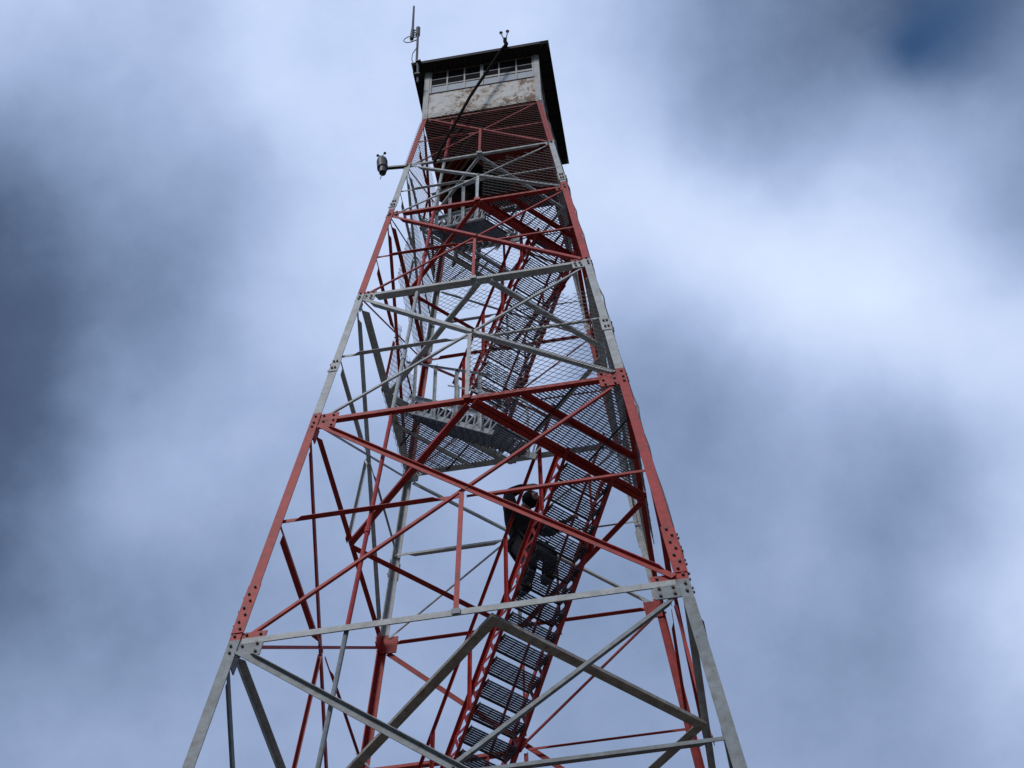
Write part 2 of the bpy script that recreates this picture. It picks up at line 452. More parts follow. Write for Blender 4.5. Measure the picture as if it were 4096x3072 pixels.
# ------------------------------------------------------------------ chain link
def chain(fn, s0, s1, z0, z1, cell=.062, wire=.0066, ragged=0.0, d=.03, seed=1, zfun=None):
    """diamond mesh on a tower face; s in fractions of the half width at height z"""
    rnd = random.Random(seed); mb = MB(); n, t, _ = FACES[fn]; k = mb.mi('mesh')
    wm = w((z0 + z1) / 2); nx = int(abs(s1 - s0) * wm / cell) * 1; nz = int((z1 - z0) / cell)
    def P(i, j):
        z = z0 + j * cell; s = s0 + (s1 - s0) * (i / nx)
        return FP(fn, s, z, d + (.006 if (i + j) % 2 else -.006))
    lim = [rnd.random() for _ in range(nx + 2)]
    for i in range(nx):
        top = nz if zfun is None else int(nz * zfun(i / nx))
        top -= int(ragged * lim[i] * 4); j0 = int(ragged * lim[-i - 1] * 3) if ragged > 1 else 0
        for j in range(j0, top):
            A, B = (P(i, j), P(i + 1, j + 1)) if (i + j) % 2 == 0 else (P(i + 1, j), P(i, j + 1))
            dd = (B - A).normalized(); u = n.cross(dd).normalized() * wire / 2; v = n * wire / 2
            b = len(mb.v)
            for X in (A, B):
                mb.v += [tuple(X + u), tuple(X - u + v), tuple(X - u - v)]
            mb.f += [(b, b + 1, b + 4, b + 3), (b + 1, b + 2, b + 5, b + 4), (b + 2, b, b + 3, b + 5)]; mb.m += [k] * 3
    return mb.build('safety_mesh', tower)
chain('front', .01, .93, LV[3] + .05, -8.25, seed=1, ragged=1, zfun=lambda x: .70 + .30 * min(1, x * 1.6))
chain('right', -.95, .42, LV[3] - .02, -8.6, seed=2, ragged=1, d=.02)
chain('back', -.05, .95, LV[4] + .06, -5.9, seed=3, ragged=1)
chain('left', -.95, -.05, LV[4] + .04, -5.1, seed=4, ragged=1)
chain('front', .06, .93, LV[5] + .05, -2.6, seed=5, ragged=1)
chain('right', -.95, .1, LV[5] + .03, -2.7, seed=6)
chain('left', -.95, .3, -4.6, -2.35, seed=7, cell=.060)
chain('back', -.2, .95, -2.95, -2.3, seed=8, ragged=1)
for sd, fn in enumerate(('front', 'right', 'back', 'left')):
    chain(fn, -.98, .98, -2.34, .12 if fn == 'front' else -.02, seed=10 + sd, d=.045, cell=.060, wire=.0040)
chain('left', -.95, -.45, LV[2] + .05, -13.75, seed=20)
chain('back', .1, .9, LV[2] + .05, -14.1, seed=21, ragged=1)

# loose cable clipped to the outside of the right-hand front leg
mb = MB(); pts = []
for k in range(46):
    z = -1.0 - k * .31; wob = .022 * max(0, math.sin(k * 1.9)) ** 3 + .006 * math.sin(k * .8)
    pts.append((w(z) + .004 + wob, -w(z) + .05, z))
mb.tube(pts, .010, 'blackp', 6); mb.build('cable', tower)
# conduit on the front face
mb = MB()
for i in range(2, 8):
    za, zb = ZN[i], ZN[i + 1] if i < 7 else -.25
    pts = [FP('front', -.485, z, -.07) for z in (za + .04, (za + zb) / 2, zb + .04)]
    mb.tube(pts, .027, BAYC[i], 8)
    zc = ZN[i] + (ZN[i + 1] - ZN[i]) * .42; mb.tube([FP('front', -.485, zc - .05, -.07), FP('front', -.485, zc + .05, -.07)], .035, BAYC[i], 8)
mb.build('conduit', tower, smooth=False)

# ------------------------------------------------------------------ cab
C = 1.075; TOPZ = 2.13; SILL = 1.08
def cabface(fn):
    n, t, _ = FACES[fn]
    def P(x, z, d=0): return n * (C + d) + t * x + UP * z
    mb = MB(); c = 'cab'
    mb.hexa([P(-C + .005, 0, -.03), P(C - .005, 0, -.03), P(C - .005, 0, -.01), P(-C + .005, 0, -.01)],
            [P(-C + .005, SILL, -.03), P(C - .005, SILL, -.03), P(C - .005, SILL, -.01), P(-C + .005, SILL, -.01)], c)
    wall = mb.build('cab_wall', tower)
    m2 = MB(); m2.hexa([P(-C + .06, SILL, -.05), P(C - .06, SILL, -.05), P(C - .06, SILL, .006), P(-C + .06, SILL, .006)],
                       [P(-C + .06, SILL + .012, -.05), P(C - .06, SILL + .012, -.05), P(C - .06, SILL + .012, .006), P(-C + .06, SILL + .012, .006)], 'wood')
    m2.build('window_sill', wall)
    # six window bays
    x0, x1 = -C + .10, C - .10; n6 = 6; dx = (x1 - x0) / n6
    for g in range(2):
        wn = MB(); xs, xe = x0 + g * 3 * dx, x0 + (g + 1) * 3 * dx
        def bar(xa, xb, za, zb, d0, d1, mt): wn.hexa([P(xa, za, d0), P(xb, za, d0), P(xb, za, d1), P(xa, za, d1)], [P(xa, zb, d0), P(xb, zb, d0), P(xb, zb, d1), P(xa, zb, d1)], mt)
        bar(xs, xs + .03, SILL + .03, TOPZ, -.04, -.005, 'frame'); bar(xe - .03, xe, SILL + .03, TOPZ, -.04, -.005, 'frame')
        for k in (1, 2): bar(xs + k * dx - .014, xs + k * dx + .014, SILL + .03, TOPZ - .03, -.038, -.012, 'frame')
        bar(xs + .03, xe - .03, TOPZ - .03, TOPZ, -.04, -.007, 'wood')
        bar(xs + .03, xe - .03, 1.445, 1.445 + (.075 if g == 1 else .04), -.042, -.010, 'frame')
        bar(xs + .03, xe - .03, 1.752, 1.772, -.040, -.014, 'frame')
        win = wn.build('window', tower)
        gl = MB(); gl.hexa([P(xs + .02, 1.47, -.034), P(xe - .02, 1.47, -.034), P(xe - .02, 1.47, -.028), P(xs + .02, 1.47, -.028)],
                           [P(xs + .02, TOPZ - .01, -.034), P(xe - .02, TOPZ - .01, -.034), P(xe - .02, TOPZ - .01, -.028), P(xs + .02, TOPZ - .01, -.028)], 'glass'); gl.build('glass_pane', win)
        pl = MB(); pl.hexa([P(xs + .02, SILL + .025, -.036), P(xe - .02, SILL + .025, -.036), P(xe - .02, SILL + .025, -.024), P(xs + .02, SILL + .025, -.024)],
                           [P(xs + .02, 1.44, -.036), P(xe - .02, 1.44, -.036), P(xe - .02, 1.44, -.024), P(xs + .02, 1.44, -.024)], 'panel'); pl.build('lower_panel', win)
for fn in FACES: cabface(fn)
for sx, sy in ((-1, -1), (1, -1), (1, 1), (-1, 1)):
    mb = MB(); P = V((sx * (C + .004), sy * (C + .004), -.06))
    T = V((P.x, P.y, TOPZ))
    mb.angle(P, T, V((-sx, 0, 0)), V((0, -sy, 0)), .10, .10, .012, 'frame')
    mb.build('corner_post', tower)
# cab floor with the hatch opening (boards under a red frame)
HA0, HA1, HB0, HB1 = -1.12, -.12, -.38, .56
mb = MB(); hx = C - .02
def clip_sq(a, q): h = q / r2 - abs(a); return -h, h
st = .11; a = -hx / r2
while a < hx / r2 - .001:
    a2 = min(a + st, hx / r2)
    lo1, hi1 = clip_sq(a + .002, hx); lo2, hi2 = clip_sq(a2 - .002, hx)
    am = (a + a2) / 2
    segs = [(lo1, hi1, lo2, hi2)]
    if HA0 < am < HA1: segs = [(lo1, max(lo1, HB0), lo2, max(lo2, HB0)), (HB1, hi1, HB1, hi2)]
    for p, q, p2, q2 in segs:
        if q - p > .01 or q2 - p2 > .01:
            A, B, C2, D = AB(a + .002, p, -.002), AB(a + .002, q, -.002), AB(a2 - .002, q2, -.002), AB(a2 - .002, p2, -.002)
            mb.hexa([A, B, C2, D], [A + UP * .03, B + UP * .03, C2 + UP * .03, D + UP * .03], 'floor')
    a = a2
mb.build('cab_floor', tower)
mb = MB()
for A, B, u in ((AB(HA0, HB0), AB(HA1, HB0), -EB), (AB(HA1, HB0), AB(HA1, HB1), EA), (AB(HA0, HB0), AB(HA0, HB1), -EA)):
    mb.bar(A + UP * -.10, B + UP * -.10, u, .05, UP, .094, 'wood')
for k in range(4):
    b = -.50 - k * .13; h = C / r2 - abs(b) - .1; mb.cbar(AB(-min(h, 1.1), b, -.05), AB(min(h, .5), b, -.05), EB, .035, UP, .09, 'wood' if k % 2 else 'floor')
mb.build('hatch_frame', tower)
mb = MB()
for k in range(9):      # floor joists running to the right-hand side
    y = -.9 + k * .22
    if y < .55: continue
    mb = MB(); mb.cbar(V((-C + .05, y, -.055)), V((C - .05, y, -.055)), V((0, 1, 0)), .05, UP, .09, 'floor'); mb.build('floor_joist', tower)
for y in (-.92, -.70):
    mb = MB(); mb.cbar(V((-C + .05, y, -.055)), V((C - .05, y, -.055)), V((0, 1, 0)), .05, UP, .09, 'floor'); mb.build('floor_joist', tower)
pass
for fn in FACES:
    n, t, _ = FACES[fn]; mb = MB(); q = C - .0
    mb.bar(n * (q - .11) + t * (-q + .09) - UP * .075, n * (q - .11) + t * (q - .09) - UP * .075, n, .07, UP, .07, 'floor')
    mb.build('floor_beam', tower)
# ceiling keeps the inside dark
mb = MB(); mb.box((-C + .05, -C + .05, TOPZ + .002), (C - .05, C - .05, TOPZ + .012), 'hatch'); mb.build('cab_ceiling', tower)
# roof
E_ = 1.275; mb = MB(); ze = 2.13
mb.hexa([(-E_, -E_, ze), (E_, -E_, ze), (E_, E_, ze), (-E_, E_, ze)], [(-E_ - .01, -E_ - .01, ze + .05), (E_ + .01, -E_ - .01, ze + .05), (E_ + .01, E_ + .01, ze + .05), (-E_ - .01, E_ + .01, ze + .05)], 'roof')
mb.hexa([(-E_ - .03, -E_ - .03, ze + .052), (E_ + .03, -E_ - .03, ze + .052), (E_ + .03, E_ + .03, ze + .052), (-E_ - .03, E_ + .03, ze + .052)],
        [(-.04, -.04, ze + .62), (.04, -.04, ze + .62), (.04, .04, ze + .62), (-.04, .04, ze + .62)], 'rooftin')
roof = mb.build('roof', tower)
mb = MB()
for fn in FACES:
    n, t, _ = FACES[fn]; q = E_ + .004
    mb.bar(n * q + t * (-q + .13) + UP * (ze - .045), n * q + t * (q - .13) + UP * (ze - .045), n, .022, UP, .10, 'roof')
mb.build('fascia', roof)
mb = MB()
for fn in FACES:
    n, t, _ = FACES[fn]
    for k in range(9):
        x = -1.15 + k * 2.3 / 8
        mb = MB(); mb.cbar(n * (C + .02) + t * x + UP * (ze - .03), n * (E_ - .01) + t * x + UP * (ze - .03), t, .035, UP, .056, 'roof'); mb.build('rafter', roof)
# concrete footings
for sx, sy in ((-1, -1), (1, -1), (1, 1), (-1, 1)):
    mb = MB(); x, y = sx * w(ZN[0]), sy * w(ZN[0])
    mb.hexa([(x - .4, y - .4, -29.34 - .2), (x + .4, y - .4, -29.54), (x + .4, y + .4, -29.54), (x - .4, y + .4, -29.54)],
            [(x - .28, y - .28, -29.30), (x + .28, y - .28, -29.30), (x + .28, y + .28, -29.30), (x - .28, y + .28, -29.30)], 'panel')
    mb.build('footing', tower)

# ------------------------------------------------------------------ antenna, sensors
t_ = tag(empty('radio_antenna', (-1.29, -1.0, HZ + 1.2)), 'whip radio antenna on a thin clamped mast rising from the roof corner', 'antenna')
def sub(mb, name, parent, smooth=False):
    if parent.name.startswith('radio'): mb.v = [(x + .028 + .03 * max(0, min(1, (z - 3.2) / .6)) * (x < -1.33), y, z) for x, y, z in mb.v]
    o = mb.build(name, parent, smooth); o.matrix_parent_inverse = Matrix.Translation(-V(parent.location)); return o
mb = MB(); mb.tube([(-1.18, -1.27, 1.25), (-1.20, -1.285, 2.0), (-1.225, -1.31, 2.2), (-1.252, -1.31, 3.93)], .024, 'ant', 8); 
for z in (1.5, 2.14): mb.bar((-1.24, -1.295, z), (-1.14, -1.295, z), UP, .04, (0, -1, 0), .055, 'ant')
sub(mb, 'mast', t_)
mb = MB(); mb.tube([(-1.380, -1.30, 3.45), (-1.390, -1.30, 3.9), (-1.395, -1.30, 4.0), (-1.415, -1.30, 5.27)], [.042, .042, .026, .021], 'ant', 8); sub(mb, 'whip', t_)
mb = MB()
for z in (3.49, 3.61, 3.73, 3.87): mb.tube([(-1.240, -1.30, z + .05), (-1.395, -1.30, z)], .012, 'ant', 6)
mb.tube([(-1.250, -1.30, 3.6), (-1.255, -1.30, 3.98)], .045, 'ant', 8); sub(mb, 'clamps', t_)
mb = MB()
def loop(c, rx, rz, a0, a1, n=14): return [(c[0] + rx * math.cos(R(a0 + (a1 - a0) * k / n)), c[1], c[2] + rz * math.sin(R(a0 + (a1 - a0) * k / n))) for k in range(n + 1)]
mb.tube(loop((-1.400, -1.31, 3.42), .13, .16, 80, 330), .009, 'blackp', 6); mb.tube(loop((-1.320, -1.31, 3.47), .09, .18, 170, 350), .009, 'blackp', 6)
mb.tube([(-1.250, -1.32, 3.3), (-1.240, -1.33, 2.85), (-1.310, -1.33, 2.6), (-1.320, -1.33, 2.3), (-1.270, -1.33, 2.05)], .009, 'blackp', 6)
sub(mb, 'coax_cable', t_)

t_ = tag(empty('sensor_boom', (-.72, -1.32, HZ - 2.5)), 'long bent black pipe leaning past the roof with two small balls on its tip', 'sensor boom')
mb = MB(); mb.tube([(-.74, -1.31, -2.45), (-.66, -1.32, -2.05), (-.15, -1.33, .05), (.40, -1.345, 1.90), (.455, -1.35, 2.02), (.505, -1.355, 2.10), (.52, -1.36, 2.20), (.497, -1.36, 2.33), (.50, -1.36, 2.46)], [.026, .026, .027, .028, .033, .040, .040, .036, .034], 'pipe', 8); sub(mb, 'pipe', t_)
for x0, x1, z1 in ((.485, .425, 2.78), (.515, .55, 2.80)):
    mb = MB(); mb.tube([(x0, -1.36, 2.40), (x1, -1.36, z1)], .012, 'ant', 6); sub(mb, 'rod', t_)
    mb = MB(); mb.ball((x1, -1.36, z1 + .03), .034, 'ball'); sub(mb, 'ball', t_, True)

wx = -1.655; wy = -1.28
t_ = tag(empty('weather_station', (-1.29, wy, HZ - 2.3)), 'small black anemometer housing on an arm sticking out left of the tower leg', 'anemometer')
mb = MB(); mb.bar((-1.23, wy, -2.360), (-1.60, wy, -2.290), UP, .05, (0, 1, 0), .05, 'blackp'); sub(mb, 'arm', t_)
mb = MB(); mb.tube([(wx + .03, wy, -2.490), (wx + .028, wy, -2.330), (wx + .02, wy, -2.320), (wx, wy, -2.050), (wx - .004, wy, -1.980), (wx - .006, wy, -1.935), (wx - .008, wy, -1.910)], [.058, .072, .090, .094, .085, .055, .02], 'blackp', 16); sub(mb, 'housing', t_)
mb = MB(); mb.tube([(wx - .005, wy, -1.930), (wx - .01, wy, -1.800)], .010, 'ant', 6)
for an in (80, 200, 320):
    p = (wx - .01 + .075 * math.cos(R(an)), wy + .075 * math.sin(R(an)), -1.815)
    mb.tube([(wx - .01, wy, -1.810), p], .006, 'ant', 6); mb.ball(p, .026, 'blackp', 8, 6)
sub(mb, 'wind_cups', t_)
mb = MB(); mb.tube([(wx + .02, wy, -2.480), (wx + .02, wy - .01, -2.60), (wx + .005, wy - .01, -2.74)], .007, 'blackp', 6); sub(mb, 'cable', t_)

# ------------------------------------------------------------------ person on the red stair flight
per = tag(empty('person', tuple(AB(.26, .35, HZ + ZM(-12.28)))), 'person in black jacket and dark trousers climbing the red stairs with one arm raised', 'person')
def skin(name, nodes, edges, mat, parent, root=0, sub_=1):
    me = bpy.data.meshes.new(name); ps = [nodes[k][0] for k in nodes]; idx = {k: i for i, k in enumerate(nodes)}
    pl = V(parent.location)
    me.from_pydata([tuple(V((p[0], p[1], ZM(p[2]) + HZ)) - pl) for p in ps], [(idx[a], idx[b]) for a, b in edges], [])
    o = bpy.data.objects.new(name, me); COL.objects.link(o); o.parent = parent
    md = o.modifiers.new('Skin', 'SKIN'); md.use_smooth_shade = True
    sv = me.skin_vertices[0].data if me.skin_vertices else None
    if sv is None:
        bpy.context.view_layer.objects.active = o
        bpy.ops.mesh.customdata_skin_add(); sv = me.skin_vertices[0].data
    for k, i in idx.items():
        r = nodes[k][1]; r = r if isinstance(r, tuple) else (r, r); sv[i].radius = r; sv[i].use_root = (i == root)
    ss = o.modifiers.new('Sub', 'SUBSURF'); ss.levels = sub_ + 1; ss.render_levels = sub_ + 1
    me.materials.append(M[mat]); return o
J = dict(pel=AB(.27, .30, -11.40), wai=AB(.25, .25, -11.20), che=AB(.31, .18, -11.00), nec=AB(.40, .17, -10.88), hed=AB(.50, .19, -10.80), crn=AB(.54, .20, -10.69),
         shl=AB(.36, -.02, -10.95), ell=AB(.30, .01, -10.53), wrl=AB(.52, .13, -10.52), hal=AB(.62, .19, -10.58),
         shr=AB(.36, .36, -10.98), elr=AB(.46, .52, -11.16), wrr=AB(.66, .64, -11.05), har=AB(.74, .68, -11.03),
         hil=AB(.26, .22, -11.46), knl=AB(.36, .28, -11.86), anl=AB(.20, .27, -12.22), tol=AB(.36, .27, -12.27),
         hir=AB(.28, .38, -11.46), knr=AB(.56, .46, -11.72), anr=AB(.38, .50, -12.03), tor=AB(.54, .50, -12.09))
E0 = [('pel', 'wai'), ('wai', 'che'), ('che', 'nec'), ('nec', 'hed'), ('hed', 'crn'), ('che', 'shl'), ('shl', 'ell'), ('ell', 'wrl'), ('wrl', 'hal'),
      ('che', 'shr'), ('shr', 'elr'), ('elr', 'wrr'), ('wrr', 'har'), ('pel', 'hil'), ('hil', 'knl'), ('knl', 'anl'), ('anl', 'tol'),
      ('pel', 'hir'), ('hir', 'knr'), ('knr', 'anr'), ('anr', 'tor')]
rad = dict(pel=.12, wai=.11, che=.12, nec=.055, hed=.088, crn=.065, shl=.055, ell=.04, wrl=.027, hal=.036, shr=.055, elr=.04, wrr=.027, har=.036,
           hil=.085, knl=.055, anl=.038, tol=.03, hir=.085, knr=.055, anr=.038, tor=.03)
nodes = {k: (J[k], rad[k]) for k in J}; edges = list(E0)
for hd_, wr in (('hal', 'wrl'), ('har', 'wrr')):
    d = (J[hd_] - J[wr]).normalized(); sd = d.cross(UP).normalized()
    for f, (off, ln) in enumerate(((-.028, .060), (-.010, .072), (.010, .068), (.028, .054))):
        b0_ = J[hd_] + d * .03 + sd * off; m_ = b0_ + d * ln * .55 - UP * .012; e_ = m_ + d * ln * .2 - UP * ln * .5
        nodes[f'{hd_}f{f}a'] = (b0_, .009); nodes[f'{hd_}f{f}b'] = (m_, .0085); nodes[f'{hd_}f{f}c'] = (e_, .007)
        edges += [(hd_, f'{hd_}f{f}a'), (f'{hd_}f{f}a', f'{hd_}f{f}b'), (f'{hd_}f{f}b', f'{hd_}f{f}c')]
    b0_ = J[hd_] - d * .01 + sd * .04 - UP * .01; e_ = b0_ + d * .045 + sd * .01 - UP * .03
    nodes[hd_ + 't0'] = (b0_, .010); nodes[hd_ + 't1'] = (e_, .0085); edges += [(hd_, hd_ + 't0'), (hd_ + 't0', hd_ + 't1')]
body = skin('body', nodes, edges, 'skin', per)
jk = {k: (J[k], r) for k, r in dict(pel=.185, wai=.185, che=.19, nec=.10, shl=.105, ell=.082, wrl=.055, shr=.115, elr=.085, wrr=.052).items()}
skin('jacket', jk, [e for e in E0 if e[0] in jk and e[1] in jk], 'jacket', per)
tr = {k: (J[k], r) for k, r in dict(pel=.17, hil=.14, knl=.108, anl=.082, hir=.14, knr=.11, anr=.085).items()}
skin('trousers', tr, [e for e in E0 if e[0] in tr and e[1] in tr], 'trousers', per)
for a_, t2 in (('anl', 'tol'), ('anr', 'tor')):
    heel = J[a_] + (J[a_] - J[t2]) * .35 - UP * .03; top = J[a_] + UP * .06
    skin('boot', {'t': (top, .070), 'a': (J[a_] - UP * .02, .066), 'h': (heel, .056), 'm': (J[a_].lerp(J[t2], .55), .062), 'b': (J[t2], .052)}, [('t', 'a'), ('a', 'h'), ('a', 'm'), ('m', 'b')], 'boot', per)
hdv = (J['crn'] - J['hed']).normalized()
mb = MB(); mb.ball(J['hed'] + hdv * .04 + EA * .010, .116, 'jacket', 16, 12, 1.08); ho = mb.build('hood', per, True); ho.matrix_parent_inverse = Matrix.Translation(-V(per.location))
mb = MB()   # face features, peeking out of the hood towards +a
fc = J['hed'] + EA * .090 + UP * .03
mb.ball(fc - UP * .005, .062, 'skin', 12, 10, 1.25); mb.tube([fc + EA * .05 + UP * .02, fc + EA * .075 - UP * .012], [.008, .014], 'skin', 8)
for s in (-1, 1): mb.ball(fc + EA * .052 + EB * s * .026 + UP * .025, .009, 'hair', 8, 6)
mb.cbar(fc + EA * .056 - EB * .02 - UP * .035, fc + EA * .056 + EB * .02 - UP * .035, UP, .006, EA, .01, 'ball')
fo = mb.build('face', per, True); fo.matrix_parent_inverse = Matrix.Translation(-V(per.location))

# ------------------------------------------------------------------ ground
def ground():
    m, nt, b = new_mat('summit_ground')
    tc = N(nt, 'ShaderNodeTexCoord'); n1 = noise(nt, .15, 8, .65, tc.outputs['Object']); n2 = noise(nt, 3, 8, .7, tc.outputs['Object'])
    r1 = ramp(nt, [(.35, (.035, .04, .018)), (.6, (.07, .07, .05))]); nt.links.new(n1.outputs[0], r1.inputs[0])
    c = mixc(nt, r1.outputs[0], (.09, .085, .07), n2.outputs[0]); nt.links.new(c, b.inputs['Base Color']); b.inputs['Roughness'].default_value = .9
    M['ground'] = m
    mb = MB(); n = 40; sz = 3000.0; k = mb.mi('ground')
    def f(u): return math.copysign(abs(u) ** 3, u) * sz
    for j in range(n + 1):
        for i in range(n + 1):
            x, y = f(2 * i / n - 1), f(2 * j / n - 1); r = math.hypot(x, y)
            z = -max(0, r - 25) * .06 + (random.uniform(-.12, .12) if r > 8 else 0); mb.v.append((x, y, max(z, -90)))
    for j in range(n):
        for i in range(n):
            a = j * (n + 1) + i; mb.f.append((a, a + 1, a + n + 2, a + n + 1)); mb.m.append(k)
    o = mb.build('ground', None, True, off=False); tag(o, kind='structure')
ground()

# ------------------------------------------------------------------ camera
CX = V((2.2477542, -12.99934243, -25.73458144 + HZ))
R2 = V((0.9852661147873325, 0.17045258048904666, -0.014021442739601252)); U2 = V((0.14735745838882322, -0.8044304644438326, 0.5754801537254486)); FW = V((-0.08681280152754595, 0.5690672593633417, 0.8176955373558267))
U2 = FW.cross(R2) * -1
if U2.z < 0: U2 = -U2
cd = bpy.data.cameras.new('camera'); cam = bpy.data.objects.new('camera', cd); COL.objects.link(cam)
cam.matrix_world = Matrix(((R2.x, U2.x, -FW.x, CX.x), (R2.y, U2.y, -FW.y, CX.y), (R2.z, U2.z, -FW.z, CX.z), (0, 0, 0, 1)))
cd.sensor_width = 36; cd.lens = 6314.368 * 36 / 4096; cd.clip_start = .05; cd.clip_end = 10000
S.camera = cam

# ------------------------------------------------------------------ sky: Nishita air behind a broken cloud deck placed by world direction
wd = bpy.data.worlds.new('World'); S.world = wd; wd.use_nodes = True
nt = wd.node_tree; bg = nt.nodes['Background']; SKY_STR = .1
SUN_EL, SUN_AZ = 46, 200     # azimuth clockwise from +Y
sky = N(nt, 'ShaderNodeTexSky'); sky.sky_type = 'NISHITA'; sky.sun_disc = False
sky.sun_elevation = R(SUN_EL); sky.sun_rotation = R(SUN_AZ)
tc = N(nt, 'ShaderNodeTexCoord')
def vdir(px, py):     # direction of a cloud feature seen from the camp site, 2212-px photo coordinates
    u, v = px * 4096 / 2212, py * 4096 / 2212
    return (FW + R2 * ((u - 2048) / 6314.368) - U2 * ((v - 1536) / 6314.368)).normalized()
# soft domain warp so that the clouds have torn edges
nw = N(nt, 'ShaderNodeTexNoise'); nw.inputs['Scale'].default_value = 9; nw.inputs['Detail'].default_value = 5; nw.inputs['Roughness'].default_value = .5
nt.links.new(tc.outputs['Generated'], nw.inputs['Vector'])
sb = N(nt, 'ShaderNodeVectorMath', operation='SUBTRACT'); nt.links.new(nw.outputs[1], sb.inputs[0]); sb.inputs[1].default_value = (.5, .5, .5)
sc = N(nt, 'ShaderNodeVectorMath', operation='SCALE'); nt.links.new(sb.outputs[0], sc.inputs[0]); sc.inputs['Scale'].default_value = .045
ad = N(nt, 'ShaderNodeVectorMath', operation='ADD'); nt.links.new(tc.outputs['Generated'], ad.inputs[0]); nt.links.new(sc.outputs[0], ad.inputs[1])
nm = N(nt, 'ShaderNodeVectorMath', operation='NORMALIZE'); nt.links.new(ad.outputs[0], nm.inputs[0])
# brightness of the deck in 37 x 28 degree field: (x, y, value 0..255)
SKY = [(40,30,185),(200,60,178),(380,60,168),(560,70,198),(740,60,190),(900,40,192),(1000,40,196),(1150,60,196),(1290,50,180),(1420,60,140),(1560,80,120),(1700,60,108),(1820,40,88),(1900,60,88),(1990,75,62),(2080,50,88),(2180,40,98),(2180,140,128),(2060,150,128),(1940,150,105),
 (50,160,165),(150,160,150),(280,180,160),(450,170,168),(640,180,192),(820,170,192),(1280,180,196),(1400,190,168),(1540,200,120),(1700,190,116),(1840,200,126),(1980,210,158),(2120,220,156),(2205,240,120),
 (40,300,95),(180,290,132),(340,300,152),(500,290,162),(700,300,192),(850,300,200),(1290,310,190),(1430,300,180),(1560,310,144),(1700,310,122),(1840,300,142),(1980,300,172),(2100,320,176),(2200,320,138),
 (30,430,62),(160,430,92),(300,430,120),(460,430,140),(620,430,170),(780,430,192),(1320,440,206),(1460,440,214),(1620,440,204),(1780,430,186),(1920,420,178),(2060,430,172),(2190,430,128),
 (20,550,46),(120,560,72),(240,560,98),(380,560,120),(520,550,152),(660,560,186),(780,560,192),(1330,560,196),(1450,560,204),(1600,560,218),(1750,560,226),(1900,560,224),(2050,560,196),(2190,560,150),
 (20,680,40),(120,690,66),(230,690,88),(350,690,112),(480,690,150),(620,690,180),(740,690,186),(1370,670,150),(1500,660,166),(1640,670,206),(1780,690,222),(1920,690,230),(2060,700,222),(2190,700,204),
 (20,820,46),(120,830,72),(230,830,96),(360,820,128),(500,820,156),(640,820,170),(1420,790,128),(1540,790,132),(1680,800,160),(1820,810,192),(1960,830,178),(2090,800,206),(2190,830,198),
 (20,960,52),(130,960,92),(250,950,128),(370,950,166),(500,960,162),(620,960,148),(1440,930,120),(1560,940,118),(1700,940,134),(1820,940,146),(1940,960,116),(2060,960,126),(2190,950,176),
 (20,1090,66),(140,1090,112),(260,1080,146),(380,1060,164),(500,1090,142),(1470,1080,118),(1600,1080,124),(1740,1080,134),(1880,1080,124),(2010,1080,104),(2110,1090,140),(2195,1090,200),
 (20,1230,84),(140,1230,112),(270,1220,130),(400,1220,136),(1560,1220,126),(1700,1220,142),(1840,1220,132),(1970,1200,114),(2080,1240,168),(2190,1230,208),
 (20,1370,108),(150,1370,118),(290,1370,126),(430,1370,134),(1620,1370,132),(1760,1380,122),(1900,1380,116),(2030,1370,130),(2110,1350,176),(2195,1360,206),
 (20,1510,134),(160,1510,138),(300,1510,144),(430,1510,148),(1650,1500,130),(1780,1510,126),(1920,1510,120),(2050,1500,138),(2180,1500,178),
 (20,1640,142),(170,1640,148),(320,1640,152),(1680,1640,134),(1850,1640,128),(2020,1640,132),(2190,1640,156),
 (700,900,160),(700,1100,146),(640,1300,142),(620,1500,148),(900,1640,150),(900,1200,146),(1100,700,185),(1100,1000,160),(1100,1300,145),(1250,1500,140),(1400,1640,140),(1350,1300,130),(1300,1000,140),(1000,400,195),(1000,1500,150),(900,700,185)]
VK = [(30, .08), (84, .30), (128, .46), (158, .60), (192, .75), (224, .92)]
def val(c):
    for (c0, v0), (c1, v1) in zip(VK, VK[1:]):
        if c <= c1: return v0 + (v1 - v0) * (c - c0) / (c1 - c0)
    return .92 + (c - 224) * .004
RAD = 82 * 4096 / 2212 / 6314.368; KK = 1 / RAD ** 2
DV = [vdir(x, y) for x, y, _ in SKY]
WT = [val(c + (20 if x < 330 and 250 < y < 1150 else 0) + (12 if x > 1400 and y > 880 and c < 160 else 0)) for x, y, c in SKY]
num = den = None      # smooth blend of the deck brightness between the sampled directions
for d, wv in zip(DV, WT):
    dt = N(nt, 'ShaderNodeVectorMath', operation='DOT_PRODUCT'); nt.links.new(nm.outputs[0], dt.inputs[0]); dt.inputs[1].default_value = d
    ma = N(nt, 'ShaderNodeMath', operation='MULTIPLY_ADD'); nt.links.new(dt.outputs['Value'], ma.inputs[0]); ma.inputs[1].default_value = KK; ma.inputs[2].default_value = -KK
    ex = N(nt, 'ShaderNodeMath', operation='EXPONENT'); nt.links.new(ma.outputs[0], ex.inputs[0])
    mu = N(nt, 'ShaderNodeMath', operation='MULTIPLY_ADD'); nt.links.new(ex.outputs[0], mu.inputs[0]); mu.inputs[1].default_value = wv
    ao = N(nt, 'ShaderNodeMath', operation='ADD'); nt.links.new(ex.outputs[0], ao.inputs[0])
    if num is None: mu.inputs[2].default_value = .60 * .02; ao.inputs[1].default_value = .02
    else: nt.links.new(num, mu.inputs[2]); nt.links.new(den, ao.inputs[1])
    num, den = mu.outputs[0], ao.outputs[0]
dv = N(nt, 'ShaderNodeMath', operation='DIVIDE'); nt.links.new(num, dv.inputs[0]); nt.links.new(den, dv.inputs[1]); acc = dv.outputs[0]
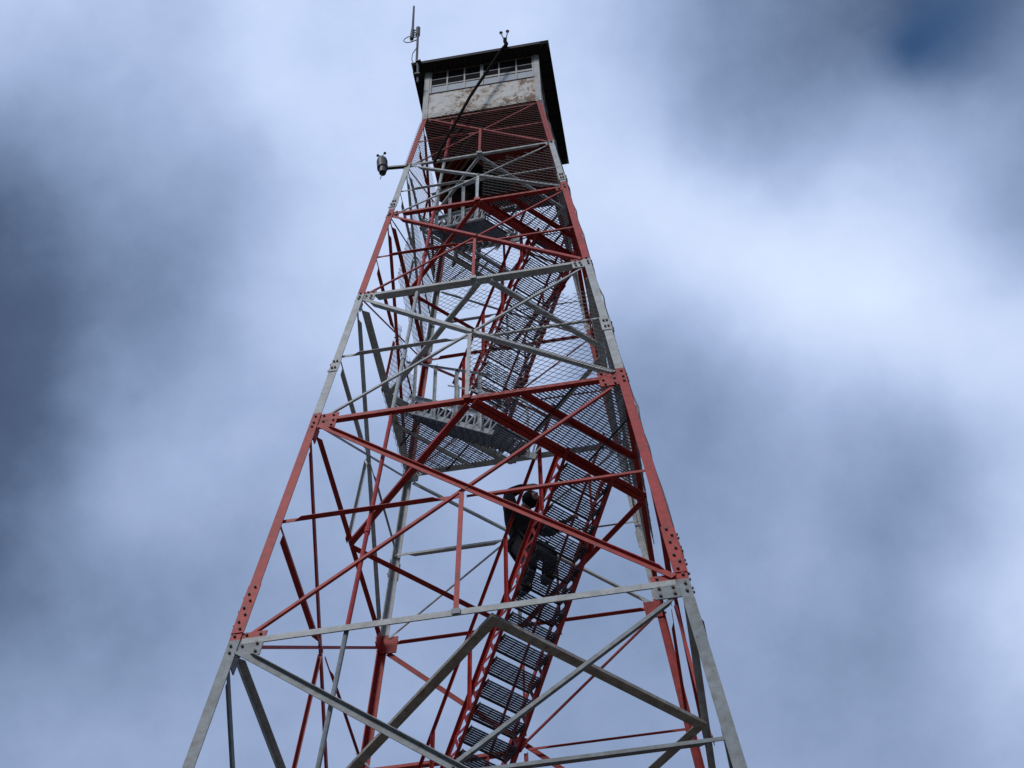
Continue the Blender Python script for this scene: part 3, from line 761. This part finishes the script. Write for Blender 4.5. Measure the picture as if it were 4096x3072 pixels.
nn = N(nt, 'ShaderNodeTexNoise'); nn.inputs['Scale'].default_value = 14; nn.inputs['Detail'].default_value = 7; nn.inputs['Roughness'].default_value = .55
nt.links.new(tc.outputs['Generated'], nn.inputs['Vector'])
m3 = N(nt, 'ShaderNodeMath', operation='MULTIPLY_ADD'); nt.links.new(nn.outputs[0], m3.inputs[0]); m3.inputs[1].default_value = .15; m3.inputs[2].default_value = -.075
su = N(nt, 'ShaderNodeMath', operation='ADD'); nt.links.new(acc, su.inputs[0]); nt.links.new(m3.outputs[0], su.inputs[1])
for scl, amp, det in ((45, .07, 4), (330, .018, 2)):     # wisps and the fine mottle of the deck
    n5 = N(nt, 'ShaderNodeTexNoise'); n5.inputs['Scale'].default_value = scl; n5.inputs['Detail'].default_value = det; nt.links.new(tc.outputs['Generated'], n5.inputs['Vector'])
    m5 = N(nt, 'ShaderNodeMath', operation='MULTIPLY_ADD'); nt.links.new(n5.outputs[0], m5.inputs[0]); m5.inputs[1].default_value = amp * .65; m5.inputs[2].default_value = -amp * .325
    s5 = N(nt, 'ShaderNodeMath', operation='ADD'); nt.links.new(su.outputs[0], s5.inputs[0]); nt.links.new(m5.outputs[0], s5.inputs[1]); su = s5
def lin(c): return tuple(((v / 255) / 12.92 if v <= 10 else ((v / 255 + .055) / 1.055) ** 2.4) / SKY_STR / 10 for v in c)
cr = ramp(nt, [(.08, lin((42, 55, 82))), (.30, lin((80, 97, 127))), (.46, lin((124, 144, 178))), (.60, lin((156, 175, 211))), (.75, lin((190, 207, 240))), (.92, lin((215, 230, 252)))])
nt.links.new(su.outputs[0], cr.inputs[0])
sc2 = N(nt, 'ShaderNodeVectorMath', operation='SCALE'); nt.links.new(cr.outputs[0], sc2.inputs[0]); sc2.inputs['Scale'].default_value = 10
gap = None          # the one rift in the deck, where the blue air shows
for x, y, r in ((2015, 85, 70), (2090, 5, 80), (1950, 112, 42)):
    k = 1 / (r * 4096 / 2212 / 6314.368) ** 2
    dt = N(nt, 'ShaderNodeVectorMath', operation='DOT_PRODUCT'); nt.links.new(nm.outputs[0], dt.inputs[0]); dt.inputs[1].default_value = vdir(x, y)
    ma = N(nt, 'ShaderNodeMath', operation='MULTIPLY_ADD'); nt.links.new(dt.outputs['Value'], ma.inputs[0]); ma.inputs[1].default_value = k; ma.inputs[2].default_value = -k
    ex = N(nt, 'ShaderNodeMath', operation='EXPONENT'); nt.links.new(ma.outputs[0], ex.inputs[0])
    mu = N(nt, 'ShaderNodeMath', operation='MULTIPLY_ADD'); nt.links.new(ex.outputs[0], mu.inputs[0]); mu.inputs[1].default_value = -.50
    if gap is None: mu.inputs[2].default_value = 1.0
    else: nt.links.new(gap, mu.inputs[2])
    gap = mu.outputs[0]
dk = mixc(nt, sky.outputs[0], (.42, .66, .86), 1.0, 'MULTIPLY')
sp = N(nt, 'ShaderNodeSeparateXYZ'); nt.links.new(tc.outputs['Generated'], sp.inputs[0])
el = ramp(nt, [(.0, (.12, .12, .12)), (.12, (.30, .30, .30)), (.62, (1, 1, 1)), (1.0, (1.12, 1.12, 1.12))]); nt.links.new(sp.outputs['Z'], el.inputs[0])
cl = mixc(nt, dk, sc2.outputs[0], gap)
cl = mixc(nt, cl, el.outputs[0], 1.0, 'MULTIPLY')   # overcast luminance falls towards the horizon
nt.links.new(cl, bg.inputs['Color']); bg.inputs['Strength'].default_value = SKY_STR
# sun, veiled by cloud
ld = bpy.data.lights.new('sun', 'SUN'); ld.energy = 1.6; ld.angle = R(12); ld.color = (1, .96, .9)
lo_ = bpy.data.objects.new('sun', ld); COL.objects.link(lo_)
sd_ = V((math.sin(R(SUN_AZ)) * math.cos(R(SUN_EL)), math.cos(R(SUN_AZ)) * math.cos(R(SUN_EL)), math.sin(R(SUN_EL))))
lo_.rotation_euler = sd_.to_track_quat('Z', 'Y').to_euler(); lo_.location = (0, 0, 60)
vs = S.view_settings; vs.view_transform = 'Standard'; vs.look = 'None'; vs.exposure = 0; vs.gamma = 1
